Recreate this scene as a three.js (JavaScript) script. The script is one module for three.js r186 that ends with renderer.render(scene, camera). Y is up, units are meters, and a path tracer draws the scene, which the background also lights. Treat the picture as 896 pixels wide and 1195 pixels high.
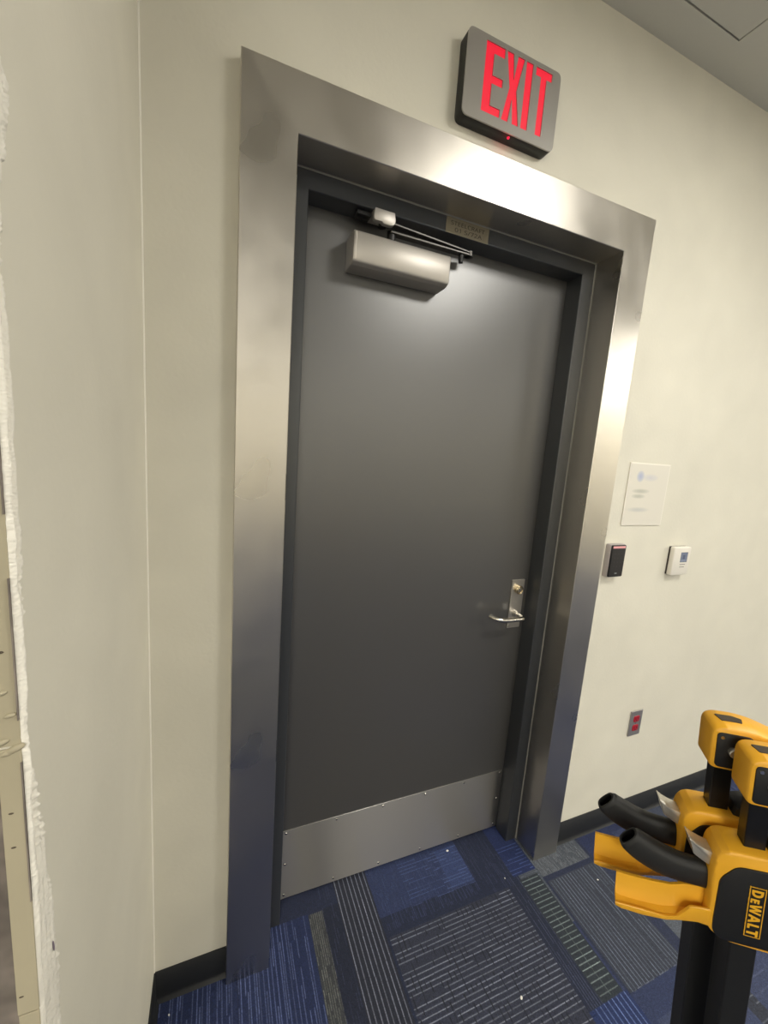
import * as THREE from 'three';
import { RoundedBoxGeometry } from 'three/addons/geometries/RoundedBoxGeometry.js';
import { mergeGeometries, toCreasedNormals } from 'three/addons/utils/BufferGeometryUtils.js';
import { RectAreaLightUniformsLib } from 'three/addons/lights/RectAreaLightUniformsLib.js';
import { ImprovedNoise } from 'three/addons/math/ImprovedNoise.js';

// ---------------------------------------------------------------- camera, lights, exposure
RectAreaLightUniformsLib.init();
const scene = new THREE.Scene();
scene.background = new THREE.Color(0x000000);
const R = THREE.MathUtils.degToRad;
const camera = new THREE.PerspectiveCamera(2 * Math.atan(597.5 / 473.67) * 180 / Math.PI, 896 / 1195, 0.02, 60);
camera.position.set(-0.0352, 1.5385, 1.0275);
camera.rotation.order = 'YXZ';
camera.rotation.set(R(-8.732), R(-22.5845), R(4.186));
scene.add(camera);
const renderer = new THREE.WebGLRenderer({ antialias: true });
renderer.toneMapping = THREE.LinearToneMapping;
renderer.toneMappingExposure = 1.0;
renderer.shadowMap.enabled = true;
const H = 2.794;                                   // ceiling height
const LAMP = { color: new THREE.Color().setRGB(1, 0.97, 0.893), power: 31.5, glow: 3.0 };
const TROFFERS = [                                 // x, z, size along x, size along z
  [1.35, 1.3, 0.58, 0.58], [4.7, 1.8, 0.6, 1.2], [5.1, 3.5, 0.6, 1.2], [-1.0, 3.2, 0.6, 1.2], [-1.1, 5.0, 0.6, 1.2], [1.9, 5.6, 0.58, 0.58], [3.6, 5.6, 0.58, 0.58],
];

// ---------------------------------------------------------------- helpers
const noise = new ImprovedNoise();
let seed = 7;
const rnd = () => { seed = (seed * 1664525 + 1013904223) >>> 0; return seed / 4294967296; };
const counts = {};
const numbered = (n) => { const k = counts[n] = (counts[n] ?? -1) + 1; return k ? n + '_' + String(k).padStart(3, '0') : n; };
function tag(o, label, category, group, kind) {
  if (label) o.userData.label = label;
  if (category) o.userData.category = category;
  if (group) o.userData.group = group;
  if (kind) o.userData.kind = kind;
  return o;
}
function mesh(name, geo, mat, parent = scene) {
  const m = new THREE.Mesh(geo, mat);
  m.name = parent === scene ? numbered(name) : name;
  m.castShadow = m.receiveShadow = true;
  parent.add(m);
  return m;
}
function group(name, x = 0, y = 0, z = 0, parent = scene) {
  const g = new THREE.Group(); g.name = parent === scene ? numbered(name) : name; g.position.set(x, y, z); parent.add(g); return g;
}
const struct = (o, label) => tag(o, label, null, null, 'structure');
function box(x0, x1, y0, y1, z0, z1, r = 0, seg = 2) {
  const w = x1 - x0, h = y1 - y0, d = z1 - z0;
  const g = r ? new RoundedBoxGeometry(w, h, d, seg, r) : new THREE.BoxGeometry(w, h, d);
  g.translate((x0 + x1) / 2, (y0 + y1) / 2, (z0 + z1) / 2);
  return planarUV(g);
}
function planarUV(g) {                              // uv in metres by dominant normal
  const p = g.attributes.position, n = g.attributes.normal, uv = new Float32Array(p.count * 2);
  for (let i = 0; i < p.count; i++) {
    const a = Math.abs(n.getX(i)), b = Math.abs(n.getY(i)), c = Math.abs(n.getZ(i));
    if (c >= a && c >= b) { uv[2 * i] = p.getX(i); uv[2 * i + 1] = p.getY(i); }
    else if (a >= b) { uv[2 * i] = p.getZ(i); uv[2 * i + 1] = p.getY(i); }
    else { uv[2 * i] = p.getX(i); uv[2 * i + 1] = p.getZ(i); }
  }
  g.setAttribute('uv', new THREE.BufferAttribute(uv, 2));
  return g;
}
function shapeOf(pts, r = 0) {                      // polygon, corners rounded by r
  const s = new THREE.Shape();
  if (!r) { pts.forEach(([x, y], i) => (i ? s.lineTo(x, y) : s.moveTo(x, y))); s.closePath(); return s; }
  const n = pts.length;
  for (let i = 0; i < n; i++) {
    const a = new THREE.Vector2(...pts[(i + n - 1) % n]), b = new THREE.Vector2(...pts[i]), c = new THREE.Vector2(...pts[(i + 1) % n]);
    const k1 = Math.min(r, a.distanceTo(b) / 2), k2 = Math.min(r, c.distanceTo(b) / 2);
    const p = b.clone().lerp(a, k1 / a.distanceTo(b)), q = b.clone().lerp(c, k2 / c.distanceTo(b));
    if (i) s.lineTo(p.x, p.y); else s.moveTo(p.x, p.y);
    s.quadraticCurveTo(b.x, b.y, q.x, q.y);
  }
  s.closePath();
  return s;
}
function prism(pts, z0, z1, { r = 0, bevel = 0, holes = [], seg = 2, curve = 6 } = {}) {
  const s = pts instanceof THREE.Shape ? pts : shapeOf(pts, r);
  for (const h of holes) s.holes.push(h);
  const g = new THREE.ExtrudeGeometry(s, { depth: Math.max(z1 - z0 - 2 * bevel, 1e-5), bevelEnabled: bevel > 0, bevelThickness: bevel, bevelSize: bevel, bevelOffset: -bevel, bevelSegments: seg, curveSegments: curve });
  g.translate(0, 0, z0 + bevel);
  return planarUV(toCreasedNormals(g, R(35)));
}
function cyl(r0, r1, a, b, seg = 20) {              // cylinder from a to b
  const A = new THREE.Vector3(...a), B = new THREE.Vector3(...b), d = B.clone().sub(A);
  const g = new THREE.CylinderGeometry(r1, r0, d.length(), seg);
  g.applyQuaternion(new THREE.Quaternion().setFromUnitVectors(new THREE.Vector3(0, 1, 0), d.normalize()));
  g.translate((A.x + B.x) / 2, (A.y + B.y) / 2, (A.z + B.z) / 2);
  return g;
}
const merge = (l) => mergeGeometries(l.map((g) => { const q = g.index ? g.toNonIndexed() : g; for (const k of Object.keys(q.attributes)) if (!['position', 'normal', 'uv'].includes(k)) q.deleteAttribute(k); return q; }));

// ---------------------------------------------------------------- textures
function dataTex(n, f, { rep = 1, srgb = false } = {}) {
  const d = new Uint8Array(n * n * 4);
  for (let j = 0; j < n; j++) for (let i = 0; i < n; i++) {
    const v = f(i / n, j / n), o = (j * n + i) * 4;
    if (Array.isArray(v)) { d[o] = v[0]; d[o + 1] = v[1]; d[o + 2] = v[2]; } else d[o] = d[o + 1] = d[o + 2] = Math.max(0, Math.min(255, v * 255));
    d[o + 3] = 255;
  }
  const t = new THREE.DataTexture(d, n, n);
  t.wrapS = t.wrapT = THREE.RepeatWrapping; t.magFilter = THREE.LinearFilter; t.minFilter = THREE.LinearMipmapLinearFilter; t.generateMipmaps = true;
  t.repeat.set(rep, rep); if (srgb) t.colorSpace = THREE.SRGBColorSpace; t.needsUpdate = true;
  return t;
}
const tn = (u, v, f, s = 0) => {                    // noise that tiles over the unit square
  const m = (x, y) => noise.noise(x * f, y * f, s + 0.37);
  return m(u, v) * (1 - u) * (1 - v) + m(u - 1, v) * u * (1 - v) + m(u, v - 1) * (1 - u) * v + m(u - 1, v - 1) * u * v;
};
const peel = dataTex(256, (u, v) => 0.5 + 0.5 * tn(u, v, 40) + 0.25 * tn(u, v, 90, 3), { rep: 3 });
const wallTint = dataTex(256, (u, v) => { const k = 245 + 9 * tn(u, v, 5) + 5 * tn(u, v, 17, 2); return [k, k, k - 1]; }, { rep: 0.7, srgb: true });
const smudge = dataTex(512, (u, v) => 0.80 + 0.22 * tn(u, v, 5, 1) + 0.16 * tn(u, v, 13, 4), { rep: 1.4 });
const fibre = dataTex(256, () => rnd(), { rep: 4 });
const plasticBump = dataTex(128, () => rnd(), { rep: 60 });
function canvasTex(w, h, draw) {
  const c = document.createElement('canvas'); c.width = w; c.height = h;
  draw(c.getContext('2d'), w, h);
  const t = new THREE.CanvasTexture(c); t.colorSpace = THREE.SRGBColorSpace; t.magFilter = THREE.LinearFilter; t.anisotropy = 8; return t;
}

// ---------------------------------------------------------------- materials
const lin = (r, g, b) => new THREE.Color().setRGB(r, g, b);
const std = (o) => new THREE.MeshStandardMaterial(o);
const phy = (o) => new THREE.MeshPhysicalMaterial(o);
const M = {
  wall: std({ color: lin(0.78, 0.745, 0.64), map: wallTint, roughness: 0.62, bumpMap: peel, bumpScale: 0.0003 }),
  ceiling: std({ color: lin(0.62, 0.61, 0.56), roughness: 0.95 }),
  panel: std({ color: lin(0.60, 0.59, 0.545), roughness: 0.9 }),
  steel: phy({ color: lin(0.60, 0.565, 0.51), metalness: 1, roughness: 0.45, roughnessMap: smudge, anisotropy: 0.35, anisotropyRotation: Math.PI / 2 }),
  steelJamb: phy({ color: lin(0.60, 0.565, 0.51), metalness: 1, roughness: 0.40, roughnessMap: smudge, anisotropy: 0.12 }),
  kick: phy({ color: lin(0.60, 0.575, 0.54), metalness: 1, roughness: 0.34, anisotropy: 0.95, anisotropyRotation: Math.PI / 2 }),
  doorPaint: phy({ color: lin(0.050, 0.0475, 0.044), roughness: 0.36, ior: 2.1 }),
  framePaint: phy({ color: lin(0.032, 0.034, 0.037), roughness: 0.32, ior: 1.7 }),
  rubber: std({ color: lin(0.012, 0.013, 0.015), roughness: 0.5 }),
  satin: std({ color: lin(0.62, 0.585, 0.53), metalness: 0.9, roughness: 0.38 }),
  closer: phy({ color: lin(0.46, 0.43, 0.39), metalness: 0.55, roughness: 0.42 }),
  darkMetal: std({ color: lin(0.02, 0.02, 0.02), metalness: 0.4, roughness: 0.4 }),
  arm: std({ color: lin(0.10, 0.095, 0.09), metalness: 0.8, roughness: 0.4 }),
  chrome: std({ color: lin(0.72, 0.69, 0.62), metalness: 1, roughness: 0.2 }),
  brass: std({ color: lin(0.6, 0.5, 0.33), metalness: 1, roughness: 0.25 }),
  blackPlastic: std({ color: lin(0.008, 0.008, 0.0085), roughness: 0.45 }),
  gripRubber: std({ color: lin(0.010, 0.010, 0.010), roughness: 0.55, bumpMap: plasticBump, bumpScale: 0.0001 }),
  yellow: phy({ color: lin(0.80, 0.40, 0.022), roughness: 0.42, bumpMap: plasticBump, bumpScale: 0.00005 }),
  white: std({ color: lin(0.80, 0.76, 0.68), roughness: 0.45 }),
  greyShell: std({ color: lin(0.42, 0.38, 0.37), roughness: 0.5 }),
  brownBase: std({ color: lin(0.05, 0.04, 0.035), roughness: 0.6 }),
  signFace: phy({ color: lin(0.42, 0.40, 0.37), metalness: 0.55, roughness: 0.42, anisotropy: 0.6 }),
  exitRed: std({ color: lin(0.25, 0.004, 0.012), emissive: lin(1, 0.004, 0.035), emissiveIntensity: 0.72, roughness: 0.5 }),
  indicator: std({ color: lin(0.5, 0.01, 0.02), emissive: lin(1, 0.02, 0.08), emissiveIntensity: 0.9, roughness: 0.4 }),
  filler: std({ color: lin(0.80, 0.765, 0.68), roughness: 0.85, bumpMap: fibre, bumpScale: 0.0006 }),
  boardEdge: std({ color: lin(0.44, 0.39, 0.275), map: wallTint, roughness: 0.75 }),
  stud: std({ color: lin(0.30, 0.255, 0.22), roughness: 0.8, map: dataTex(128, (u, v) => { const k = 200 + 70 * tn(u, v, 6) + 30 * tn(u, v, 20, 3); return [k, k, k]; }, { rep: 5, srgb: true }) }),
  hole: std({ color: lin(0.09, 0.07, 0.05), roughness: 0.95 }),
  plate: std({ color: lin(0.40, 0.38, 0.37), metalness: 0.7, roughness: 0.4 }),
  red: std({ color: lin(0.40, 0.012, 0.028), roughness: 0.35 }),
  slot: std({ color: lin(0.03, 0.005, 0.006), roughness: 0.7 }),
  lampFrame: std({ color: lin(0.78, 0.77, 0.73), roughness: 0.5 }),
  lamp: std({ color: lin(0.9, 0.9, 0.88), emissive: LAMP.color, emissiveIntensity: LAMP.glow }),
  scrap: std({ color: lin(0.85, 0.83, 0.78), roughness: 0.9 }),
};

// ---------------------------------------------------------------- measurements (metres; the door wall is z = 0, its frame starts at x = 0)
const W = 1.2314, FW = 0.1183, T = 2.3088, TI = 2.1924, ZF = 0.03, Z2 = -0.0702, Z3 = -0.1367;
const XL2 = 0.163, XR2 = 1.063, T2 = 2.1486, XC = -0.1825, TH = 0.2;
const X0 = -1.9, X1 = 5.8, ZB = 6.2;

// ---------------------------------------------------------------- the setting: floor of carpet tiles
const CX0 = -0.43, CZ0 = -0.22, CL = 2.76;          // one texture of 2.76 m, in metres from this corner
const carpet = canvasTex(2048, 2048, (c, w) => {
  const S = w / CL, X = (x) => (x - CX0) * S, Z = (z) => (z - CZ0) * S;
  const rgb = (a, k = 1) => `rgb(${a.map((v) => Math.round(Math.max(0, Math.min(255, v * k)))).join(',')})`;
  const fill = (x0, x1, z0, z1, col) => { c.fillStyle = rgb(col); c.fillRect(X(x0), Z(z0), (x1 - x0) * S, (z1 - z0) * S); };
  function lines(x0, x1, z0, z1, along, step, col, wd, gap = 0.15, len = 0.09) {
    const [a0, a1, b0, b1] = along === 'z' ? [x0, x1, z0, z1] : [z0, z1, x0, x1];
    for (let a = a0 + step / 2; a < a1; a += step) for (let b = b0; b < b1;) {
      const l = Math.min(len * (0.35 + 1.3 * rnd()), b1 - b), on = rnd() > gap, k = 0.8 + 0.3 * rnd();
      if (on) {
        c.fillStyle = rgb(col, k);
        const q = a + (rnd() - 0.5) * 0.0012;
        if (along === 'z') c.fillRect(X(q - wd / 2), Z(b), wd * S, l * S); else c.fillRect(X(b), Z(q - wd / 2), l * S, wd * S);
      }
      b += l + (on ? 0.001 : 0);
    }
  }
  const navy = [39, 46, 71], pale = [140, 141, 150];
  c.fillStyle = rgb(navy); c.fillRect(0, 0, w, w);
  // a patchwork over the whole floor ...
  for (let x = CX0; x < CX0 + CL - 0.01; x += 0.46) for (let z = CZ0; z < CZ0 + CL - 0.01; z += 0.46) {
    let u = x;
    while (u < x + 0.459) {
      const wd = Math.min([0.045, 0.08, 0.12, 0.23, 0.46][Math.floor(rnd() * 5)], x + 0.46 - u), k = Math.floor(rnd() * 6), z0 = z + (rnd() < 0.4 ? 0.12 * rnd() : 0), z1 = z + 0.46;
      if (k === 0) { fill(u, u + wd, z0, z1, [37, 49, 88]); lines(u, u + wd, z0, z1, 'z', 0.012, [92, 104, 148], 0.0026, 0.3); }
      if (k === 1) { fill(u, u + wd, z0, z1, [57, 60, 70]); lines(u, u + wd, z0, z1, 'x', 0.016, [122, 124, 130], 0.003, 0.3); }
      if (k === 2) { fill(u, u + wd, z0, z1, [62, 67, 78]); lines(u, u + wd, z0, z1, 'z', 0.016, [112, 117, 126], 0.003, 0.15, 0.3); }
      if (k === 3) fill(u, u + wd, z0, z1, [52, 62, 98]);
      if (k === 4) { fill(u, u + wd, z0, z1, [84, 88, 94]); lines(u, u + wd, z0, z1, 'x', 0.007, [118, 120, 122], 0.002, 0.4, 0.03); }
      u += wd;
    }
  }
  // ... and the part in front of the door as it is woven
  fill(-0.43, 1.02, -0.22, 0.6, navy);
  fill(-0.43, 0.255, -0.072, 0.9, [36, 48, 88]);
  lines(-0.43, 0.255, -0.072, 0.9, 'z', 0.0125, [92, 104, 146], 0.0025, 0.25, 0.16);
  lines(-0.43, 0.255, -0.072, 0.9, 'z', 0.025, [110, 120, 158], 0.0020, 0.5, 0.05);
  fill(0.255, 0.302, -0.068, 0.26, [66, 67, 66]);
  lines(0.255, 0.302, -0.068, 0.26, 'z', 0.0062, [126, 122, 106], 0.0022, 0.3, 0.02);
  fill(0.302, 0.357, -0.072, 0.6, [36, 41, 60]);
  lines(0.30, 0.357, -0.14, 0.5, 'z', 0.008, [58, 64, 88], 0.0018, 0.6, 0.03);
  fill(0.357, 0.478, -0.22, 0.75, [44, 46, 58]);
  for (let i = 0; i < 8; i++) lines(0.3575 + i * 0.0152, 0.3685 + i * 0.0152, -0.15, 0.75, 'z', 0.011, [146, 146, 153], 0.0028, 0.0, 0.2);
  fill(0.478, 0.855, -0.22, 0.018, [48, 60, 98]);
  lines(0.49, 0.855, -0.22, 0.06, 'z', 0.006, [62, 72, 108], 0.002, 0.55, 0.03);
  lines(0.6, 0.855, -0.13, 0.02, 'x', 0.012, [76, 92, 142], 0.002, 0.45, 0.05);
  fill(0.76, 0.853, -0.128, 0.014, [56, 71, 116]);
  lines(0.74, 0.853, -0.128, 0.014, 'x', 0.011, [88, 104, 150], 0.002, 0.35, 0.05);
  lines(0.855, 1.02, -0.22, 0.09, 'z', 0.007, [60, 68, 96], 0.002, 0.5, 0.05);
  fill(0.486, 0.957, 0.077, 0.75, [55, 58, 73]);
  lines(0.486, 0.957, 0.079, 0.75, 'x', 0.0132, [140, 140, 146], 0.0026, 0.12, 0.11);
  lines(0.486, 0.957, 0.079, 0.75, 'z', 0.016, [40, 42, 54], 0.0030, 0.55, 0.018);
  fill(0.957, 1.013, 0.077, 0.43, [40, 46, 68]);
  lines(0.957, 1.013, 0.05, 0.43, 'z', 0.0085, [78, 84, 104], 0.002, 0.4, 0.06);
  fill(1.000, 1.104, -0.16, 0.055, [38, 52, 100]);
  lines(1.000, 1.100, -0.06, 0.055, 'x', 0.0125, [76, 98, 160], 0.0022, 0.2, 0.05);
  fill(1.013, 1.096, 0.070, 0.428, [50, 57, 62]);
  lines(1.017, 1.092, 0.072, 0.428, 'x', 0.0152, [140, 150, 138], 0.0027, 0.03, 0.3);
  lines(1.013, 1.096, 0.070, 0.428, 'z', 0.0785, [120, 130, 118], 0.0016, 0.3, 0.03);
  fill(1.104, 1.36, -0.02, 0.45, [46, 53, 78]);
  fill(1.104, 1.347, -0.02, 0.090, [86, 89, 92]);
  lines(1.104, 1.347, -0.02, 0.090, 'z', 0.006, [124, 126, 126], 0.0024, 0.35, 0.018);
  fill(1.113, 1.365, 0.108, 0.441, [64, 68, 79]);
  lines(1.117, 1.365, 0.112, 0.441, 'z', 0.0135, [116, 121, 132], 0.0028, 0.1, 0.2);
  fill(0.957, 1.108, 0.430, 0.9, [40, 56, 104]);
  lines(0.957, 1.108, 0.430, 0.9, 'z', 0.0165, [124, 146, 200], 0.0028, 0.05, 0.2);
  fill(1.110, 1.42, 0.441, 0.9, [52, 62, 96]);
  fill(1.13, 1.42, 0.508, 0.9, [66, 74, 104]);
  lines(1.112, 1.40, 0.436, 0.446, 'x', 0.009, [120, 124, 134], 0.0024, 0.35, 0.012);
  fill(1.36, 1.60, -0.02, 0.145, [46, 55, 92]);
  fill(1.36, 1.42, 0.145, 0.441, [50, 57, 82]);
  fill(1.405, 1.47, 0.33, 0.47, [98, 101, 104]);
  fill(1.47, 2.33, 0.145, 0.9, [66, 74, 104]);
  lines(1.47, 2.33, 0.2, 0.9, 'x', 0.03, [84, 92, 122], 0.004, 0.5, 0.05);
  fill(1.60, 2.33, -0.02, 0.145, [70, 76, 92]);
  fill(1.53, 1.78, 0.04, 0.145, [58, 67, 100]);
  // yarn: every pixel a little off
  const im = c.getImageData(0, 0, w, w), d = im.data;
  for (let j = 0; j < w; j++) for (let i = 0; i < w; i++) {
    const o = (j * w + i) * 4, k = 0.80 + 0.40 * rnd() + (rnd() < 0.0006 ? 0.9 : 0);
    const y = 0.35 * d[o] + 0.5 * d[o + 1] + 0.15 * d[o + 2]; for (const q of [0, 1, 2]) d[o + q] = (y + (d[o + q] - y) * 0.80) * k * [0.85, 0.88, 0.95][q];
  }
  c.putImageData(im, 0, 0);
});
carpet.wrapS = carpet.wrapT = THREE.RepeatWrapping;
M.carpet = std({ map: carpet, roughness: 1, bumpMap: fibre, bumpScale: 0.002 });
M.subfloor = std({ color: lin(0.05, 0.05, 0.055), roughness: 0.95 });
{
  const floor = group('floor'); struct(floor, 'blue and grey patterned carpet tile floor in front of the door');
  mesh('subfloor', box(X0 - 0.2, X1 + 0.2, -0.1, -0.006, -0.4, ZB + 0.2), M.subfloor, floor);
  const carpetUV = (g) => { const p = g.attributes.position, uv = g.attributes.uv; for (let i = 0; i < p.count; i++) uv.setXY(i, (p.getX(i) - CX0) / CL, 1 - (p.getZ(i) - CZ0) / CL); return g; };
  const far = [];
  for (let i = 0, x = -0.43; x < 2.7; x += 0.46, i++) for (let z = i % 2 ? -0.48 : -0.25; z < 1.6; z += 0.46) {
    mesh('carpet_tile', carpetUV(box(x + 0.0004, x + 0.4596, -0.006, 0, Math.max(z, -0.4) + 0.0004, z + 0.4596)), M.carpet, floor);
  }
  far.push(carpetUV(box(X0, -0.43, -0.006, 0, -0.4, ZB)), carpetUV(box(-0.43, 2.79, -0.006, 0, 1.82, ZB)), carpetUV(box(2.79, X1, -0.006, 0, -0.4, ZB)));
  const f = mesh('carpet_beyond', merge(far), M.carpet, floor); f.userData.kind = 'stuff';
}

// walls, each a slab
const wallBack = mesh('wall_back', prism([[X0, 0], [FW - 0.014, 0], [FW - 0.014, TI + 0.014], [W - FW + 0.014, TI + 0.014], [W - FW + 0.014, 0], [X1, 0], [X1, H], [X0, H]], -TH, 0), M.wall);
struct(wallBack, 'off-white painted wall around the grey door');
struct(mesh('wall_right', box(X1, X1 + 0.15, 0, H, -TH, ZB + 0.15), M.wall), 'off-white wall at the far end of the corridor');
struct(mesh('wall_side', box(X0 - 0.15, X0, 0, H, -TH, ZB + 0.15), M.wall), 'off-white side wall beyond the cut wall');
struct(mesh('wall_front', box(X0, X1, 0, H, ZB, ZB + 0.15), M.wall), 'off-white wall opposite the door');
const ZE = 0.642;                                   // where the left wall is cut off
{
  const wl = mesh('wall_left', box(XC - 0.016, XC, 0, H, 0, ZE, 0.0012), M.wall);
  struct(wl, 'off-white plaster wall beside the door, cut off with a ragged filler edge');
  mesh('plasterboard', box(XC - 0.135, XC - 0.119, 0, H, 0, ZE - 0.004), M.wall, wl);
  mesh('stud', box(XC - 0.1188, XC - 0.0162, 0, H, 0.3, ZE - 0.0035), M.stud, wl);
  mesh('corner_caulk', cyl(0.0022, 0.0022, [XC + 0.0008, 0.096, 0.0008], [XC + 0.0008, H, 0.0008], 8), std({ color: lin(0.86, 0.83, 0.74), roughness: 0.5 }), wl);
  // paint-stained edge strip of the board, with nail holes
  mesh('edge_strip', box(XC - 0.0158, XC - 0.0006, 0, 1.005, ZE, ZE + 0.0016, 0.0006), M.boardEdge, wl);
  mesh('edge_strip', box(XC - 0.0162, XC - 0.0004, 1.007, 1.275, ZE, ZE + 0.0022, 0.0007), M.boardEdge, wl);
  mesh('edge_strip', box(XC - 0.0158, XC - 0.0004, 1.277, H, ZE, ZE + 0.0012, 0.0006), M.boardEdge, wl);
  const dimple = new THREE.SphereGeometry(1, 12, 8);
  for (const [x, y] of [[0.0098, 1.216], [0.0098, 1.183], [0.0125, 1.027], [0.0128, 0.992], [0.009, 1.36], [0.011, 0.7]]) {
    const g = dimple.clone(); g.scale(0.0022, 0.0011, 0.0006); g.translate(XC - x, y, ZE + 0.0019);
    mesh('nail_hole', g, M.hole, wl);
  }
  // ragged filler along the edge: a lumpy skin on the wall face, its inner border wandering
  const border = [[0, 0.606], [0.92, 0.604], [0.987, 0.600], [1.05, 0.604], [1.092, 0.608], [1.14, 0.615], [1.165, 0.617], [1.183, 0.622], [1.218, 0.628], [1.262, 0.636], [1.30, 0.6365], [1.36, 0.631], [1.433, 0.629], [1.50, 0.627], [1.547, 0.625], [1.60, 0.626], [1.66, 0.630], [1.70, 0.622], [1.745, 0.604], [1.775, 0.597], [1.79, 0.603], [1.80, 0.628], [1.83, 0.638], [2.0, 0.6395], [H, 0.640]];
  const zi = (y) => { for (let i = 1; i < border.length; i++) if (y <= border[i][0]) { const [a, b] = [border[i - 1], border[i]], t = (y - a[0]) / (b[0] - a[0]); return a[1] + (b[1] - a[1]) * t; } return 0.64; };
  const ny = 1500, nz = 14, pos = [], uv = [], idx = [];
  for (let j = 0; j <= ny; j++) {
    const y = H * j / ny, rag = 0.0028 * noise.noise(0, y * 120, 1) + 0.0024 * noise.noise(3, y * 340, 2) + 0.0012 * noise.noise(7, y * 40, 8);
    const a = Math.min(zi(y) + rag, ZE - 0.002), b = ZE + 0.0006 + 0.0008 * noise.noise(5, y * 150, 4);
    for (let i = 0; i <= nz; i++) {
      const t = i / nz, z = a + (b - a) * t, wide = b - a;
      const edge = Math.min(1, Math.sin(Math.PI * Math.min(1, Math.max(0, t))) * 2.4);
      let h = 0.0022 + 0.0012 * noise.noise(z * 90, y * 30, 3) + 0.0010 * noise.noise(z * 330, y * 60, 6) + 0.0017 * Math.sin((z - 0.55) * 720 + 3 * noise.noise(1, y * 7, 2));
      if (y > 1.17 && y < 1.235) h += 0.0024 * Math.max(0, Math.sin(y * 640)) * Math.exp(-(((t - 0.35) / 0.3) ** 2));
      h = Math.max(0.0003, h) * edge * Math.min(1, wide / 0.006);
      pos.push(XC + (i === 0 || i === nz ? -0.0008 : h), y, z); uv.push(z, y);
    }
  }
  for (let j = 0; j < ny; j++) for (let i = 0; i < nz; i++) { const a = j * (nz + 1) + i, b = a + 1, c = a + nz + 1, d = c + 1; idx.push(a, c, b, b, c, d); }
  const g = new THREE.BufferGeometry(); g.setAttribute('position', new THREE.Float32BufferAttribute(pos, 3)); g.setAttribute('uv', new THREE.Float32BufferAttribute(uv, 2)); g.setIndex(idx); g.computeVertexNormals();
  tag(mesh('filler_edge', g, M.filler, wl), 'rough white filler smeared along the cut edge');
  for (const [a, b] of [[1.125, 1.262], [1.30, 1.42], [1.47, 1.60]]) mesh('gap', box(XC - 0.0014, XC - 0.0004, a, b, ZE + 0.0004, ZE + 0.0026), M.stud, wl);
  // a few dried drips and a dark chip
  for (const [y, dx, s] of [[1.275, 0.004, 1.3], [1.272, 0.009, 1.0], [1.282, 0.013, 1.1], [1.305, 0.006, 0.8], [1.325, 0.011, 0.9]]) {
    const q = new THREE.SphereGeometry(0.0042 * s, 12, 8); q.scale(1.3, 0.55, 0.5); q.rotateZ(0.3 * s); q.translate(XC - dx, y, ZE + 0.0016);
    mesh('filler_drip', q, M.boardEdge, wl);
  }
  const q = new THREE.SphereGeometry(1, 10, 8); q.scale(0.0006, 0.0075, 0.0017); q.rotateX(0.18); q.translate(XC + 0.0034, 1.038, 0.617);
  mesh('chip', q, std({ color: lin(0.20, 0.16, 0.20), roughness: 0.9 }), wl);
}
{
  const s = shapeOf([[X0, 0], [X1, 0], [X1, -ZB], [X0, -ZB]]), h = new THREE.Path();
  const [a, b, c, d] = [0.757, 1.3675, 0.0965, 0.709];
  h.moveTo(a, -c); h.lineTo(b, -c); h.lineTo(b, -d); h.lineTo(a, -d); h.closePath(); s.holes.push(h);
  const g = new THREE.ExtrudeGeometry(s, { depth: 0.12, bevelEnabled: false }); g.rotateX(-Math.PI / 2); g.translate(0, H, 0);
  const cl = mesh('ceiling', g, M.ceiling); struct(cl, 'plain off-white ceiling with a square access panel');
  mesh('access_panel', box(a + 0.0035, b - 0.0045, H - 0.0005, H + 0.014, c + 0.0045, d - 0.0035, 0.001), M.panel, cl);
  mesh('panel_frame', box(a - 0.01, b + 0.01, H + 0.016, H + 0.03, c - 0.01, d + 0.01), M.darkMetal, cl);
}
// cove base: black rubber strip with a toe
function cove(len) {
  const s = shapeOf([[0.0002, 0.0002], [0.0125, 0.0002], [0.0105, 0.003], [0.006, 0.008], [0.0045, 0.016], [0.0042, 0.094], [0.003, 0.0958], [0.0002, 0.0958]]);
  const g = new THREE.ExtrudeGeometry(s, { depth: len, bevelEnabled: false });
  return planarUV(toCreasedNormals(g, R(40)));      // section in x (out of the wall) and y, run along z
}
{
  const along = (x0, x1) => { const g = cove(x1 - x0); g.rotateY(-Math.PI / 2); g.translate(x1, 0, 0); return g; };
  struct(mesh('baseboard_back', along(XC + 0.0002, -0.0005), M.rubber), 'short black rubber base between wall corner and door frame');
  struct(mesh('baseboard_right', along(W + 0.0005, X1), M.rubber), 'long black rubber base along the wall right of the door');
  const g = cove(ZE - 0.012); g.translate(XC, 0, 0.0005); struct(mesh('baseboard_left', g, M.rubber), 'black rubber base along the cut wall');
}

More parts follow.
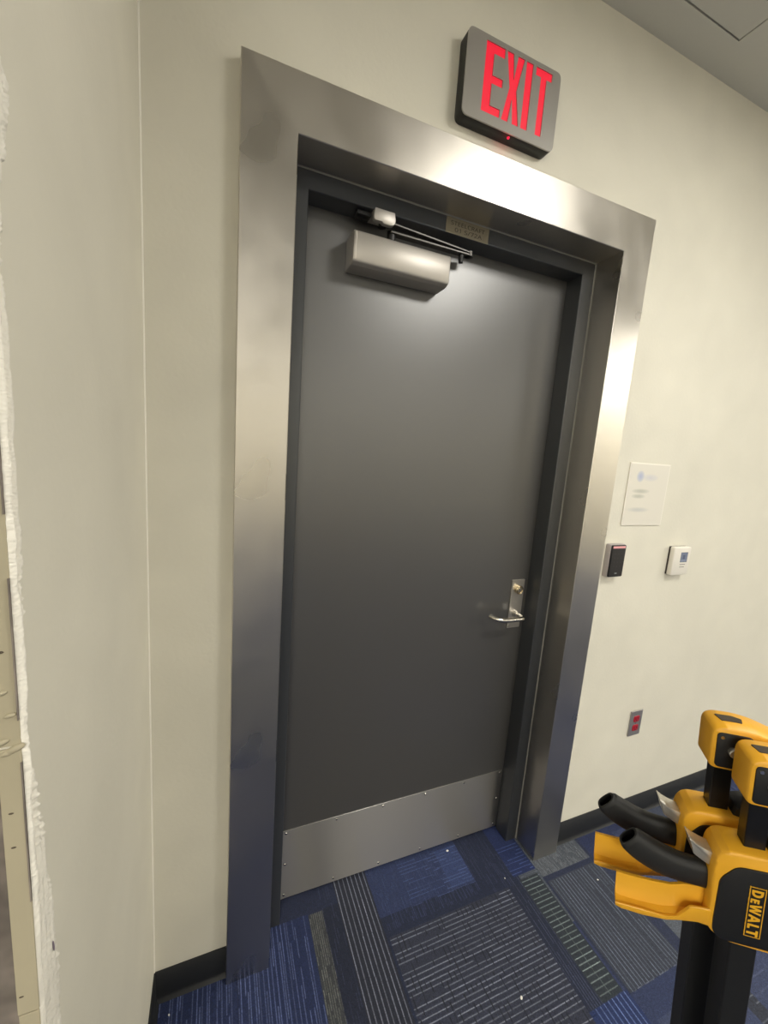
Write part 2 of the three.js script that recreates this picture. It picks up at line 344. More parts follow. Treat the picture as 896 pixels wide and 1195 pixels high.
// ---------------------------------------------------------------- stainless surround and painted frame, mitred
function mitred(profile, opX0, opX1, opY, kind) {   // profile points: distance outward from the opening edge, z
  const P = profile, n = P.length, ring = [];
  const at = (k, [o, z], end) => kind === 'head' ? [end ? opX1 + o : opX0 - o, opY + o, z] : kind === 'left' ? [opX0 - o, end ? opY + o : 0.0003, z] : [opX1 + o, end ? opY + o : 0.0003, z];
  const pos = [], tri = (a, b, c) => pos.push(...a, ...b, ...c);
  const flip = kind === 'left' ? 1 : kind === 'right' ? -1 : -1;
  const quad = (a, b, c, d) => (flip > 0 ? (tri(a, b, c), tri(a, c, d)) : (tri(a, c, b), tri(a, d, c)));
  for (let i = 0; i < n; i++) { const p = P[i], q = P[(i + 1) % n]; quad(at(0, p, 0), at(0, q, 0), at(0, q, 1), at(0, p, 1)); }
  for (const e of [0, 1]) for (const t of THREE.ShapeUtils.triangulateShape(P.map((p) => new THREE.Vector2(...p)), [])) { const [a, b, c] = t.map((k) => at(0, P[k], e)); tri(a, b, c); }
  const g = new THREE.BufferGeometry(); g.setAttribute('position', new THREE.Float32BufferAttribute(pos, 3)); g.computeVertexNormals();
  return planarUV(g);
}
{
  const t1 = group('trim_1'); struct(t1, 'wide brushed stainless steel surround of the doorway');
  const c = 0.0016, pr = [[0, ZF - c], [c, ZF], [FW - c, ZF], [FW, ZF - c], [FW, 0.0002], [0.0136, 0.0002], [0.0136, Z2 - 0.001], [0, Z2 - 0.001]];
  mesh('jamb', mitred(pr, FW, W - FW, TI, 'left'), M.steelJamb, t1);
  mesh('jamb', mitred(pr, FW, W - FW, TI, 'right'), M.steelJamb, t1);
  mesh('head', mitred(pr, FW, W - FW, TI, 'head'), M.steel, t1);
  const t2 = group('trim_2'); struct(t2, 'charcoal painted steel door frame inside the stainless surround');
  const o = XL2 - FW + 0.0134, hh = TI - T2 + 0.0134, c2 = 0.0018;
  const pr2 = (o) => [[0, Z2 - 0.0015 - c2], [c2, Z2 - 0.0015], [o, Z2 - 0.0015], [o, -0.198], [0.013, -0.198], [0.013, Z3 - 0.0005], [0, Z3 - 0.0005]];
  mesh('jamb', mitred(pr2(o), XL2, XR2, T2, 'left'), M.framePaint, t2);
  mesh('jamb', mitred(pr2(o), XL2, XR2, T2, 'right'), M.framePaint, t2);
  mesh('head', mitred(pr2(o), XL2, XR2, T2, 'head'), M.framePaint, t2);
  // bead of sealant where the two frames meet
  const bead = [[-0.0002, Z2 + 0.0022], [0.0008, Z2 + 0.0022], [0.0008, Z2 - 0.001], [-0.0026, Z2 - 0.001]];
  const bm = std({ color: lin(0.24, 0.23, 0.21), roughness: 0.35 });
  for (const k of ['left', 'right', 'head']) mesh('sealant', mitred(bead, FW, W - FW, TI, k), bm, t2);
  // stamped fire label on the frame head
  const lab = canvasTex(512, 192, (x, w, h) => {
    x.fillStyle = '#7f7765'; x.fillRect(0, 0, w, h);
    for (let i = 0; i < 900; i++) { x.fillStyle = `rgba(${rnd() < 0.5 ? '60,55,46' : '140,132,114'},0.10)`; x.fillRect(rnd() * w, rnd() * h, 14 * rnd(), 5 * rnd()); }
    x.fillStyle = '#2a2621'; x.textBaseline = 'middle'; x.font = '66px sans-serif';
    x.save(); x.translate(50, 66); x.scale(410 / x.measureText('STEELCRAFT').width, 1); x.fillText('STEELCRAFT', 0, 0); x.restore();
    x.save(); x.translate(100, 138); x.scale(330 / x.measureText('01 S/72A').width, 1); x.fillText('01 S/72A', 0, 0); x.restore();
  });
  const g = new THREE.BoxGeometry(0.142, 0.042, 0.0008); g.translate(0.616, 2.1705, Z2 - 0.0011);
  tag(mesh('fire_label', g, std({ map: lab, roughness: 0.5, metalness: 0.3 }), t2), 'small tan metal label stamped with letters and numbers');
}

// ---------------------------------------------------------------- the door
{
  const d = group('door_1', XL2 - 0.011, 0, Z3 - 0.0225); struct(d, 'dark grey painted steel door with stainless kick plate, lever and closer');
  const px = d.position.x, pz = d.position.z, loc = (g) => g.translate(-px, 0, -pz);
  mesh('leaf', loc(box(XL2 - 0.011, XR2 + 0.011, 0.011, T2 + 0.011, Z3 - 0.045, Z3 - 0.0008, 0.001)), M.doorPaint, d);
  const kp = mesh('kick_plate', loc(box(XL2 + 0.004, XR2 - 0.006, 0.0125, 0.2775, Z3 - 0.0006, Z3 + 0.0010, 0.0004)), M.kick, d);
  tag(kp, 'brushed stainless kick plate');
  const sg = new THREE.SphereGeometry(0.0045, 12, 6, 0, Math.PI * 2, 0, Math.PI / 2); sg.rotateX(Math.PI / 2); sg.scale(1, 1, 0.45);
  const put = (x, y) => { const s = mesh('screw', sg, M.chrome, kp); s.position.set(x - px, y, Z3 + 0.001 - pz); };
  for (let i = 0; i < 6; i++) { const x = 0.184 + i * 0.1724; put(x, 0.2665); put(x, 0.0265); }
  put(0.184, 0.147); put(0.184 + 5 * 0.1724, 0.147);

  // lever lock
  const es = mesh('lock_plate', loc(box(0.986, 1.043, 0.903, 1.093, Z3 - 0.0005, Z3 + 0.0055, 0.0012)), M.satin, d);
  const lv = new THREE.CatmullRomCurve3([[1.012, 0.963, Z3 + 0.004], [1.012, 0.963, Z3 + 0.03], [1.011, 0.963, Z3 + 0.049], [1.006, 0.963, Z3 + 0.0585], [0.996, 0.9632, Z3 + 0.0615], [0.975, 0.9635, Z3 + 0.062], [0.935, 0.9645, Z3 + 0.062], [0.912, 0.966, Z3 + 0.0605], [0.899, 0.9675, Z3 + 0.055], [0.888, 0.97, Z3 + 0.043], [0.881, 0.972, Z3 + 0.030]].map((p) => new THREE.Vector3(...p)));
  mesh('lever', loc(merge([new THREE.TubeGeometry(lv, 90, 0.0082, 16), cyl(0.0082, 0.0074, [0.8813, 0.9719, Z3 + 0.0305], [0.8805, 0.9722, Z3 + 0.0285], 16)])), M.chrome, es);
  mesh('collar', loc(cyl(0.0125, 0.0105, [1.012, 0.963, Z3 + 0.005], [1.012, 0.963, Z3 + 0.022], 24)), M.satin, es);
  const cy = mesh('lock_cylinder', loc(merge([cyl(0.0165, 0.0165, [1.013, 1.057, Z3 + 0.005], [1.013, 1.057, Z3 + 0.017], 28), (() => { const t = new THREE.TorusGeometry(0.0145, 0.0026, 10, 28); t.translate(1.013, 1.057, Z3 + 0.017); return t; })()])), M.brass, es);
  mesh('lock_core', loc(cyl(0.0085, 0.0085, [1.013, 1.057, Z3 + 0.016], [1.013, 1.057, Z3 + 0.0188], 20)), M.chrome, es);
  mesh('keyhole', loc(box(1.0122, 1.0138, 1.052, 1.062, Z3 + 0.0186, Z3 + 0.0192)), M.darkMetal, es);
  mesh('plate_screw', loc(cyl(0.0035, 0.003, [0.992, 0.911, Z3 + 0.005], [0.992, 0.911, Z3 + 0.0075], 12)), M.chrome, es);

  // closer: cover with bevelled underside, arm folded to a shoe under the frame head
  const cx0 = 0.2815, cx1 = 0.568, cb = 2.0085, ct = 2.0895;
  const sec = shapeOf([[Z3 - 0.0004, cb], [Z3 + 0.052, cb], [Z3 + 0.0695, cb + 0.0075], [Z3 + 0.0705, ct - 0.004], [Z3 + 0.066, ct], [Z3 - 0.0004, ct]], 0.004);
  const cg = new THREE.ExtrudeGeometry(sec, { depth: cx1 - cx0 - 0.006, bevelEnabled: true, bevelThickness: 0.003, bevelSize: 0.003, bevelOffset: -0.003, bevelSegments: 3, curveSegments: 6 });
  cg.rotateY(-Math.PI / 2); cg.scale(1, 1, 1);      // section x becomes z, run becomes -x
  cg.translate(cx1 - 0.003, 0, 0);
  const fixed = cg;
  const cl = mesh('door_closer', loc(planarUV(toCreasedNormals(fixed, R(35)))), M.closer, d); tag(cl, 'silver grey closer cover');
  mesh('cover_seam', loc(box(cx0 + 0.0065, cx0 + 0.0078, cb + 0.010, ct - 0.004, Z3 + 0.0700, Z3 + 0.0711)), M.satin, cl);
  mesh('spindle', loc(cyl(0.012, 0.012, [0.395, ct - 0.001, -0.098], [0.395, 2.121, -0.098], 20)), M.darkMetal, cl);
  const bar = (a, b, w, h) => { const A = new THREE.Vector3(...a), B = new THREE.Vector3(...b), l = A.distanceTo(B); const g = new RoundedBoxGeometry(l, h, w, 2, Math.min(w, h) * 0.3); const q = new THREE.Quaternion().setFromUnitVectors(new THREE.Vector3(1, 0, 0), B.clone().sub(A).normalize()); g.applyQuaternion(q); g.translate((A.x + B.x) / 2, (A.y + B.y) / 2, (A.z + B.z) / 2); return g; };
  mesh('main_arm', loc(merge([bar([0.388, 2.116, -0.094], [0.645, 2.116, -0.094], 0.022, 0.006), cyl(0.0125, 0.0125, [0.641, 2.113, -0.094], [0.641, 2.119, -0.094], 18)])), M.arm, cl);
  mesh('forearm', loc(merge([bar([0.36, 2.131, -0.079], [0.643, 2.123, -0.093], 0.018, 0.0055), cyl(0.0105, 0.0105, [0.641, 2.119, -0.0935], [0.641, 2.127, -0.0935], 18)])), M.arm, cl);
  mesh('elbow_knob', loc(cyl(0.0075, 0.0065, [0.615, 2.113, -0.094], [0.615, 2.092, -0.094], 16)), M.blackPlastic, cl);
  mesh('shoe', loc(merge([prism([[0.329, 2.124], [0.333, 2.119], [0.352, 2.1195], [0.356, 2.1155], [0.378, 2.1155], [0.386, 2.119], [0.389, 2.127], [0.386, 2.1475], [0.331, 2.1475]], -0.072, -0.057, { r: 0.002, bevel: 0.001 }), box(0.331, 0.386, 2.1425, 2.1482, -0.128, -0.072, 0.001)])), M.closer, cl);
  mesh('shoe_pivot', loc(cyl(0.010, 0.010, [0.362, 2.118, -0.085], [0.362, 2.143, -0.085], 18)), M.darkMetal, cl);
  mesh('hold_open', loc(merge([box(0.292, 0.331, 2.1365, 2.1475, -0.118, -0.085, 0.002), box(0.297, 0.325, 2.1335, 2.1362, -0.103, -0.098, 0.0008)])), M.darkMetal, cl);
}

// ---------------------------------------------------------------- things on the wall
{ // EXIT sign
  const sx = 0.5035, sy = 2.358, sw = 0.2855, sh = 0.184;
  const s = group('exit_sign', sx + sw / 2, sy, 0); tag(s, 'brushed metal EXIT sign with glowing red letters above the door frame', 'exit sign');
  const L = (x) => x - sx - sw / 2, Y = (y) => y - sy;
  const rr = (a, b, c, d) => [[a, c], [b, c], [b, d], [a, d]];
  mesh('housing', prism(rr(-sw / 2, sw / 2, 0, sh), 0.0005, 0.0335, { r: 0.016, bevel: 0.001 }), M.blackPlastic, s);
  const st = 0.0185, y0 = 2.381, y1 = 2.5305, ym = 2.4555;
  const letters = {
    E: [[0.5555, y0], [0.611, y0], [0.611, y0 + 0.0185], [0.580, y0 + 0.0185], [0.580, ym - 0.009], [0.611, ym - 0.009], [0.611, ym + 0.009], [0.580, ym + 0.009], [0.580, y1 - 0.021], [0.611, y1 - 0.021], [0.611, y1], [0.5555, y1]],
    X: [[0.6165, y0], [0.6365, y0], [0.6435, y0 + 0.052], [0.6505, y0], [0.6705, y0], [0.6548, ym], [0.6705, y1], [0.6505, y1], [0.6435, y1 - 0.052], [0.6365, y1], [0.6165, y1], [0.6322, ym]],
    I: [[0.677, y0], [0.698, y0], [0.698, y1], [0.677, y1]],
    T: [[0.7245, y0], [0.744, y0], [0.744, y1 - 0.019], [0.7605, y1 - 0.019], [0.7605, y1], [0.708, y1], [0.708, y1 - 0.019], [0.7245, y1 - 0.019]],
  };
  const holes = [];
  for (const k in letters) { const p = new THREE.Path(); letters[k].forEach(([x, y], i) => (i ? p.lineTo(L(x), Y(y)) : p.moveTo(L(x), Y(y)))); p.closePath(); holes.push(p); }
  const face = shapeOf(rr(-sw / 2, sw / 2, 0, sh), 0.016);
  const fp = mesh('faceplate', prism(face, 0.0337, 0.0372, { holes }), M.signFace, s); tag(fp, 'brushed aluminium faceplate');
  for (const k in letters) tag(mesh('sign_letter', prism(letters[k].map(([x, y]) => [L(x), Y(y)]), 0.0336, 0.0348), M.exitRed, s), 'glowing red letter ' + k);
  mesh('indicator_lamp', (() => { const g = new THREE.SphereGeometry(0.0035, 14, 10); g.translate(L(0.652), -0.0008, 0.026); return g; })(), M.indicator, s);
  const pl = new THREE.PointLight(new THREE.Color().setRGB(1, 0.03, 0.06), 0.0008, 1); pl.position.set(L(0.652), -0.007, 0.026); pl.castShadow = true; pl.name = 'indicator_glow'; s.add(pl);
}
{ // card reader
  const r = group('card_reader', 1.312, 1.1385, 0); tag(r, 'black keypad card reader with grey sides beside the door frame', 'card reader');
  const body = prism([[-0.037, 0], [0.037, 0], [0.037, 0.122], [-0.037, 0.122]], 0.0003, 0.021, { r: 0.006, bevel: 0.002 });
  mesh('shell', body, M.greyShell, r);
  const tex = canvasTex(256, 400, (c, w, h) => {
    c.fillStyle = '#201d1d'; c.fillRect(0, 0, w, h);
    c.fillStyle = '#595151'; c.font = '24px sans-serif'; c.textAlign = 'center'; c.textBaseline = 'middle';
    [['1', '2', '3'], ['4', '5', '6'], ['7', '8', '9'], ['*', '0', '#']].forEach((row, j) => row.forEach((t, i) => c.fillText(t, 62 + i * 66, 72 + j * 62)));
    c.fillStyle = '#bccac4'; c.font = 'bold 26px sans-serif'; c.fillText('HID', w / 2, 362);
  });
  const face = mesh('keypad', prism([[-0.0355, 0.0015], [0.0355, 0.0015], [0.0355, 0.1205], [-0.0355, 0.1205]], 0.0212, 0.0265, { r: 0.006, bevel: 0.0015 }), M.blackPlastic, r);
  const k = new THREE.BoxGeometry(0.064, 0.100, 0.0006); k.translate(0, 0.0555, 0.0267);
  mesh('key_print', k, std({ map: tex, roughness: 0.35 }), face);
  mesh('light_bar', box(-0.031, 0.031, 0.1085, 0.1165, 0.0262, 0.0272, 0.0005), std({ color: lin(0.72, 0.36, 0.37), emissive: lin(0.8, 0.15, 0.2), emissiveIntensity: 0.12, roughness: 0.35 }), r);
}
{ // thermostat
  const t = group('thermostat', 1.676, 1.128, 0); tag(t, 'white wall thermostat with a small blue-grey screen', 'thermostat');
  mesh('back_plate', box(-0.0475, 0.0475, 0.0015, 0.1135, 0.0003, 0.006, 0.001), M.brownBase, t);
  const cov = mesh('cover', prism([[-0.050, 0], [0.050, 0], [0.050, 0.115], [-0.050, 0.115]], 0.0062, 0.027, { r: 0.007, bevel: 0.005, seg: 4 }), M.white, t);
  const tex = canvasTex(128, 128, (c, w, h) => { c.fillStyle = '#6b7690'; c.fillRect(0, 0, w, h); c.fillStyle = '#4a5675'; c.fillRect(38, 34, 46, 56); c.fillStyle = '#7d88a0'; c.fillRect(8, 96, 110, 20); c.strokeStyle = '#3d4558'; c.lineWidth = 8; c.strokeRect(0, 0, w, h); });
  const g = new THREE.BoxGeometry(0.041, 0.040, 0.001); g.translate(0.010, 0.0735, 0.0271);
  mesh('screen', g, std({ map: tex, roughness: 0.2 }), cov);
  const inkM = std({ color: lin(0.16, 0.13, 0.11), roughness: 0.8 });
  mesh('print_line', box(-0.009, 0.024, 0.0425, 0.0448, 0.0268, 0.0273), inkM, cov);
  mesh('print_line', box(-0.008, 0.020, 0.0325, 0.0346, 0.0268, 0.0273), inkM, cov);
}
{ // notice plate, its print illegible
  const tex = canvasTex(448, 464, (c, w, h) => {
    c.fillStyle = '#dcd7cb'; c.fillRect(0, 0, w, h);
    const soft = (x, y, rx, ry, col, a) => { for (let i = 12; i > 0; i--) { c.globalAlpha = a / 6; c.fillStyle = col; c.beginPath(); c.ellipse(x, y, rx * i / 9, ry * i / 9, 0, 0, 7); c.fill(); } c.globalAlpha = 1; };
    soft(120, 92, 34, 34, '#9aa6c8', 0.7); soft(235, 98, 74, 22, '#bdbdca', 0.5);
    soft(150, 205, 78, 15, '#b2aba4', 0.6); soft(130, 245, 62, 14, '#b2aba6', 0.6); soft(150, 350, 100, 16, '#b8b3b6', 0.5);
  });
  const p = group('wall_notice', 1.438, 1.327, 0); tag(p, 'pale square notice with faded blue print above the card reader', 'notice');
  mesh('plate', box(-0.108, 0.108, 0, 0.231, 0.0003, 0.0042, 0.0015), M.white, p);
  const g = new THREE.BoxGeometry(0.206, 0.221, 0.0006); g.translate(0, 0.1155, 0.0044);
  mesh('print', g, std({ map: tex, roughness: 0.6 }), p);
}
{ // red socket
  const o = group('power_outlet', 1.611, 0.4165, 0); tag(o, 'steel wall plate with two red sockets low on the wall', 'outlet');
  mesh('wall_plate', box(-0.035, 0.035, 0, 0.114, 0.0003, 0.006, 0.002), M.plate, o);
  for (const y of [0.0365, 0.0775]) {
    const s = new THREE.Shape(); s.absarc(0, 0, 0.0172, 0, 7); const q = shapeOf([[-0.0168, -0.0135], [0.0168, -0.0135], [0.0168, 0.0135], [-0.0168, 0.0135]], 0.008);
    const g = prism(q, 0.0055, 0.0082, { bevel: 0.0008 }); g.translate(0, y, 0);
    const r = mesh('socket', g, M.red, o);
    for (const [x, hh] of [[-0.0063, 0.0085], [0.0063, 0.007]]) mesh('slot', box(x - 0.0011, x + 0.0011, y - hh / 2 + 0.002, y + hh / 2 + 0.002, 0.0078, 0.0085), M.slot, r);
    mesh('slot', cyl(0.0024, 0.0024, [0, y - 0.0075, 0.0078], [0, y - 0.0075, 0.0085], 12), M.slot, r);
  }
  mesh('plate_screw', cyl(0.003, 0.003, [0, 0.057, 0.0055], [0, 0.057, 0.0068], 12), M.chrome, o);
}

// ---------------------------------------------------------------- two long trigger clamps standing on the floor
const mm = (pts) => pts.map(([x, y]) => [x / 1000, y / 1000]);
function makeClamp(len) {                            // local origin: foot of the bar; work is in mm about the top of the body
  const g = group('trigger_clamp');
  const up = (q) => q.translate(0, len, 0);
  mesh('bar', up(box(0.0055, 0.0245, -len, 0.062, -0.026, -0.011, 0.0012)), std({ color: lin(0.008, 0.008, 0.009), roughness: 0.32, metalness: 0.3 }), g);
  mesh('bar_guard', up(box(0.002, 0.0265, -len + 0.002, -0.112, -0.033, -0.004, 0.002)), M.blackPlastic, g);
  // sliding body
  const outline = mm([[-12, -5], [30, -4], [52, -10], [58, -30], [58, -100], [44, -119], [-4, -119], [-19, -111], [-23, -98], [-22, -72], [-23, -44], [-22, -28], [-20, -14]]);
  const body = mesh('body', up(prism(outline, -0.035, 0, { r: 0.009, bevel: 0.004, seg: 4, curve: 8 })), M.yellow, g); tag(body, 'yellow plastic body');
  const inset = mesh('side_plate', up(prism(mm([[-3, -20], [52, -17], [54, -112], [-8, -115], [-17, -109], [-18, -96], [-16.5, -39]]), -0.001, 0.0014, { r: 0.007, bevel: 0.0008 })), M.blackPlastic, body);
  tag(inset, 'black side plate');
  const logo = canvasTex(512, 116, (c, w, h) => {
    c.fillStyle = '#d9a01c'; c.fillRect(0, 0, w, h); c.fillStyle = '#17130c'; c.fillRect(7, 7, w - 14, h - 14);
    c.fillStyle = '#e0a81f'; c.textBaseline = 'middle'; c.textAlign = 'left'; c.lineJoin = 'round';
    let x = 18; const put = (t, f, wd, dy = 0) => { c.font = f; c.save(); c.translate(x, h / 2 + dy); c.scale(wd / c.measureText(t).width, 1); c.strokeStyle = '#e0a81f'; c.lineWidth = 5; c.strokeText(t, 0, 2); c.fillText(t, 0, 2); c.restore(); x += wd + 9; };
    put('D', 'bold 108px sans-serif', 84); put('E', 'bold 80px sans-serif', 52, 11); put('W', 'bold 108px sans-serif', 100); put('A', 'bold 108px sans-serif', 78); put('L', 'bold 108px sans-serif', 58); put('T', 'bold 108px sans-serif', 66);
  });
  const lg = new THREE.BoxGeometry(0.062, 0.0142, 0.0008); lg.rotateZ(-Math.PI / 2); lg.translate(0.0162, -0.069, 0.0017);
  tag(mesh('badge', up(lg), std({ map: logo, roughness: 0.45 }), body), 'yellow lettered badge');
  mesh('jaw_pad', up(merge([prism(mm([[26, -8], [30, 6], [46, 12], [86, 12], [92, 4], [88, -10], [50, -14]]), -0.030, -0.005, { r: 0.004, bevel: 0.002 })])), M.blackPlastic, body);
  mesh('jaw', up(prism(mm([[50, -10], [90, -8], [92, -18], [76, -36], [54, -52]]), -0.029, -0.006, { r: 0.004, bevel: 0.003 })), M.yellow, body);
  // black hand grip: a hollow oval tube that leaves the body to the side
  {
    const path = [[-99, -32, 12], [-95.5, -35, 14.6], [-85, -42, 16], [-73, -48, 16.4], [-60, -52.5, 16.4], [-46, -55, 15.6], [-34, -55.5, 15.2], [-22, -56.5, 15], [-12, -60, 13]];
    const crv = new THREE.CatmullRomCurve3(path.map(([x, y]) => new THREE.Vector3(x, y, 0))), n = 48, m = 24, pos = [], idx = [];
    const radius = (t) => { const k = t * (path.length - 1), i = Math.min(path.length - 2, Math.floor(k)); return path[i][2] + (path[i + 1][2] - path[i][2]) * (k - i); };
    for (const inner of [0, 1]) for (let j = 0; j <= n; j++) {
      const t = j / n, p = crv.getPoint(t), d = crv.getTangent(t), nx = -d.y, ny = d.x, r = radius(t) - (inner ? 2.4 : 0);
      for (let i = 0; i <= m; i++) { const a = i / m * Math.PI * 2, c = Math.cos(a), s = Math.sin(a), sq = Math.pow(Math.abs(c), 4) + Math.pow(Math.abs(s), 4), k = 1 / Math.pow(sq, 0.16); pos.push((p.x + nx * c * r * k) / 1000, (p.y + ny * c * r * k) / 1000, (-17.5 + s * (r * 0.60) * k) / 1000); }
    }
    const row = m + 1, o = (n + 1) * row;
    for (let j = 0; j < n; j++) for (let i = 0; i < m; i++) { const a = j * row + i, b = a + 1, c = a + row, d = c + 1; idx.push(a, b, c, b, d, c); idx.push(o + a, o + c, o + b, o + b, o + c, o + d); }
    for (let i = 0; i < m; i++) { idx.push(i, o + i, i + 1, i + 1, o + i, o + i + 1); }
    const q = new THREE.BufferGeometry(); q.setAttribute('position', new THREE.Float32BufferAttribute(pos, 3)); q.setIndex(idx); q.computeVertexNormals();
    tag(mesh('grip', up(planarUV(q)), M.gripRubber, g), 'black rubber hand grip');
  }
  // yellow trigger: a channel, tall at the back, a low lip in front that rises towards the body
  {
    const lerp = (x, tb) => { for (let i = 1; i < tb.length; i++) if (x <= tb[i][0]) { const [a, b] = [tb[i - 1], tb[i]]; return a[1] + (b[1] - a[1]) * (x - a[0]) / (b[0] - a[0]); } return tb[tb.length - 1][1]; };
    const back = [[-110, -80], [-90, -80.5], [-72, -80], [-54, -78], [-40, -72], [-18, -70]], low = [[-112, -113], [-104, -116], [-82, -116.5], [-60, -114], [-46, -109], [-30, -105], [-18, -106]], lip = [[-112, -108.5], [-60, -108], [-50, -104], [-38, -86], [-18, -83]];
    const n = 40, pos = [], idx = [];
    for (let j = 0; j <= n; j++) {
      const t = j / n, sec = [];
      const X = (z) => { const e = -110 + (z + 2) / -14 * 2; return e + (-18 - e) * t; };
      const P = (z, f) => { const x = X(z); sec.push([x, f(x), z]); };
      const B = (x) => lerp(x, back), Lw = (x) => lerp(x, low), Lp = (x) => lerp(x, lip);
      P(-16.5, (x) => B(x) - 0.6); P(-17, (x) => B(x) - 3); P(-17, (x) => Lw(x) + 3); P(-15, (x) => Lw(x) + 0.6); P(-4, Lw); P(-1.2, (x) => Lw(x) + 0.8); P(-0.4, (x) => Lw(x) + 2.5); P(-0.4, (x) => Lp(x) - 0.8); P(-1.2, Lp); P(-3.2, (x) => Lp(x) - 0.3); P(-4.4, (x) => Math.min(Lp(x) - 1, Lw(x) + 5.5)); P(-11, (x) => Lw(x) + 7); P(-12.6, (x) => Lw(x) + 10); P(-13, (x) => B(x) - 3); P(-13.4, (x) => B(x) - 0.4); P(-15, B);
      for (const p of sec) pos.push(p[0] / 1000, p[1] / 1000, p[2] / 1000);
    }
    const m = 16;
    for (let j = 0; j < n; j++) for (let i = 0; i < m; i++) { const a = j * m + i, b = j * m + (i + 1) % m, c = a + m, d = b + m; idx.push(a, c, b, b, c, d); }
    const cap = (o, f) => { for (const [a, b, c] of THREE.ShapeUtils.triangulateShape(Array.from({ length: m }, (_, i) => new THREE.Vector2(pos[(o + i) * 3 + 2] * 1000, pos[(o + i) * 3 + 1] * 1000)), [])) idx.push(...(f ? [o + a, o + b, o + c] : [o + a, o + c, o + b])); };
    cap(0, true); cap(n * m, false);
    let q = new THREE.BufferGeometry(); q.setAttribute('position', new THREE.Float32BufferAttribute(pos, 3)); q.setIndex(idx); q = toCreasedNormals(q, R(38));
    tag(mesh('trigger', up(planarUV(q)), M.yellow, g), 'yellow squeeze trigger');
  }
  // steel release lever: folded sheet, tapering to a tip
  {
    const top = mm([[-43, -9.5], [-36, -14.5], [-28, -18], [-20, -20.5], [-10, -23], [-10, -41], [-18, -38.5], [-26, -35], [-33, -30.5], [-38, -27], [-40, -18]]);
    tag(mesh('release_lever', up(prism(top, -0.0265, -0.0095, { r: 0.002, bevel: 0.001, seg: 2 })), std({ color: lin(0.66, 0.63, 0.56), metalness: 0.8, roughness: 0.36 }), g), 'pressed steel release lever');
  }
  // fixed head at the end of the bar
  const head = mesh('head', up(prism(mm([[-3, 54], [40, 53], [44, 66], [64, 62], [84, 58], [96, 62], [96, 78], [80, 88], [62, 95], [42, 103], [26, 106], [4, 106], [-3, 100]]), -0.035, 0, { r: 0.007, bevel: 0.004, seg: 4, curve: 8 })), M.yellow, g); tag(head, 'yellow fixed head');
  const hp = mesh('end_plate', up(prism(mm([[1, 58], [36, 58], [37, 90], [33, 99], [1, 100]]), -0.001, 0.0014, { r: 0.005, bevel: 0.0008 })), M.blackPlastic, head);
  for (const [x, y] of [[5.2, 95], [31, 93.8]]) mesh('screw', up(cyl(0.0021, 0.0019, [x / 1000, y / 1000, 0.001], [x / 1000, y / 1000, 0.0024], 14)), M.chrome, head);
  mesh('pin', up(merge([cyl(0.0052, 0.0052, [0.0165, 0.0795, 0.0005], [0.0165, 0.0795, 0.0055], 22), cyl(0.0052, 0.0044, [0.0165, 0.0795, 0.0055], [0.0165, 0.0795, 0.0064], 22)])), M.satin, head);
  mesh('top_window', up(prism(mm([[6, -24], [9, -13], [28, -13], [30, -20], [22, -24]]), 0, 0.0012, { r: 0.001 }).rotateX(Math.PI / 2).translate(0, 0.1066, 0)), std({ color: lin(0.05, 0.035, 0.02), roughness: 0.5 }), head);
  mesh('web_recess', up(prism(mm([[47, 70], [62, 66], [80, 62.5], [88, 66], [88, 76], [64, 88], [48, 93]]), -0.001, 0.0004, { r: 0.003 })), std({ color: lin(0.62, 0.27, 0.012), roughness: 0.6 }), head);
  mesh('head_pad', up(prism(mm([[66, 56], [94, 57], [92, 48], [68, 48]]), -0.031, -0.004, { r: 0.002, bevel: 0.002 })), M.blackPlastic, head);
  return g;
}
{
  const len = 1.1595;
  const q = new THREE.Quaternion().setFromEuler(new THREE.Euler(R(2.4), R(-40), R(5), 'YXZ'));
  const down = new THREE.Vector3(0, -1, 0).applyQuaternion(q);
  const place = (c, o) => { c.quaternion.copy(q); c.position.copy(new THREE.Vector3(...o).addScaledVector(down, len)); };
  const a = makeClamp(len); place(a, [0.4712, 1.1559, 0.8415]);
  tag(a, 'yellow and black trigger bar clamp standing in front of its twin, badge fully showing', 'clamp', 'trigger clamps standing by the door');
  const b = a.clone(); b.name = numbered('trigger_clamp'); scene.add(b); place(b, [0.4869, 1.1583, 0.7982]);
  tag(b, 'yellow and black trigger bar clamp standing behind its twin, nearer the door, badge mostly hidden', 'clamp', 'trigger clamps standing by the door');
}

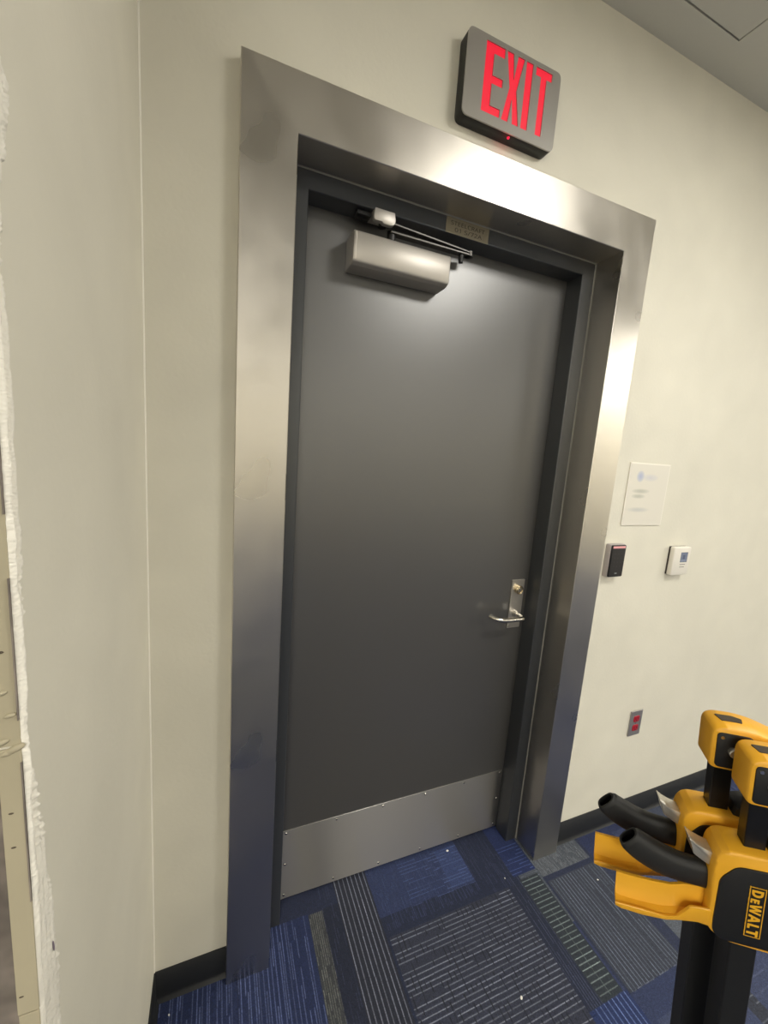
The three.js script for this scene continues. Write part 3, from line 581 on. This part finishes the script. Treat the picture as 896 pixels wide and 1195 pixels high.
// ---------------------------------------------------------------- ceiling lights
TROFFERS.forEach(([x, z, w, d], i) => {
  const t = group('ceiling_light', x, H, z);
  tag(t, ['small square ceiling light panel in front of the door', 'long ceiling light panel along the corridor to the right', 'long ceiling light panel at the far end of the corridor', 'long ceiling light panel behind the cut wall', 'long ceiling light panel at the back left corner', 'small square ceiling light panel at the middle of the opposite wall', 'small square ceiling light panel at the right of the opposite wall'][i], 'ceiling light', 'ceiling light panels');
  const hole = new THREE.Path(); [[-1, -1], [1, -1], [1, 1], [-1, 1]].forEach(([a, b], k) => (k ? hole.lineTo(a * (w / 2 - 0.022), b * (d / 2 - 0.022)) : hole.moveTo(a * (w / 2 - 0.022), b * (d / 2 - 0.022)))); hole.closePath();
  const fr = prism([[-w / 2, -d / 2], [w / 2, -d / 2], [w / 2, d / 2], [-w / 2, d / 2]], 0, 0.014, { holes: [hole] }); fr.rotateX(Math.PI / 2); 
  mesh('frame', fr, M.lampFrame, t);
  mesh('lamp_diffuser', box(-w / 2 + 0.022, w / 2 - 0.022, -0.0065, -0.002, -d / 2 + 0.022, d / 2 - 0.022), M.lamp, t);
  const l = new THREE.RectAreaLight(LAMP.color, LAMP.power, w - 0.05, d - 0.05); l.name = 'panel_light'; l.position.set(0, -0.009, 0); l.rotation.x = -Math.PI / 2; t.add(l);
});

// ---------------------------------------------------------------- lint on the carpet
[[0.813, -0.112, 1.6], [0.965, 0.047, 0.8], [1.301, 0.166, 1.0], [0.792, 0.339, 1.5], [-0.143, 0.045, 0.9]].forEach(([x, z, s], i) => {
  const g = new THREE.IcosahedronGeometry(0.0028 * s, 1); g.scale(1.2, 0.5, 0.8); g.rotateY(i * 1.3); g.translate(0, 0.0014 * s, 0);
  const o = mesh('paper_scrap', g, M.scrap); o.position.set(x, 0, z);
  tag(o, ['tiny white scrap on the carpet just below the kick plate', 'tiny white speck on the carpet by the right door jamb', 'tiny white speck on grey striped carpet below the clamp triggers', 'small pale thread on the dashed grey carpet block', 'tiny white speck on the carpet at the wall corner'][i], 'scrap', 'lint on the carpet');
});

renderer.render(scene, camera);
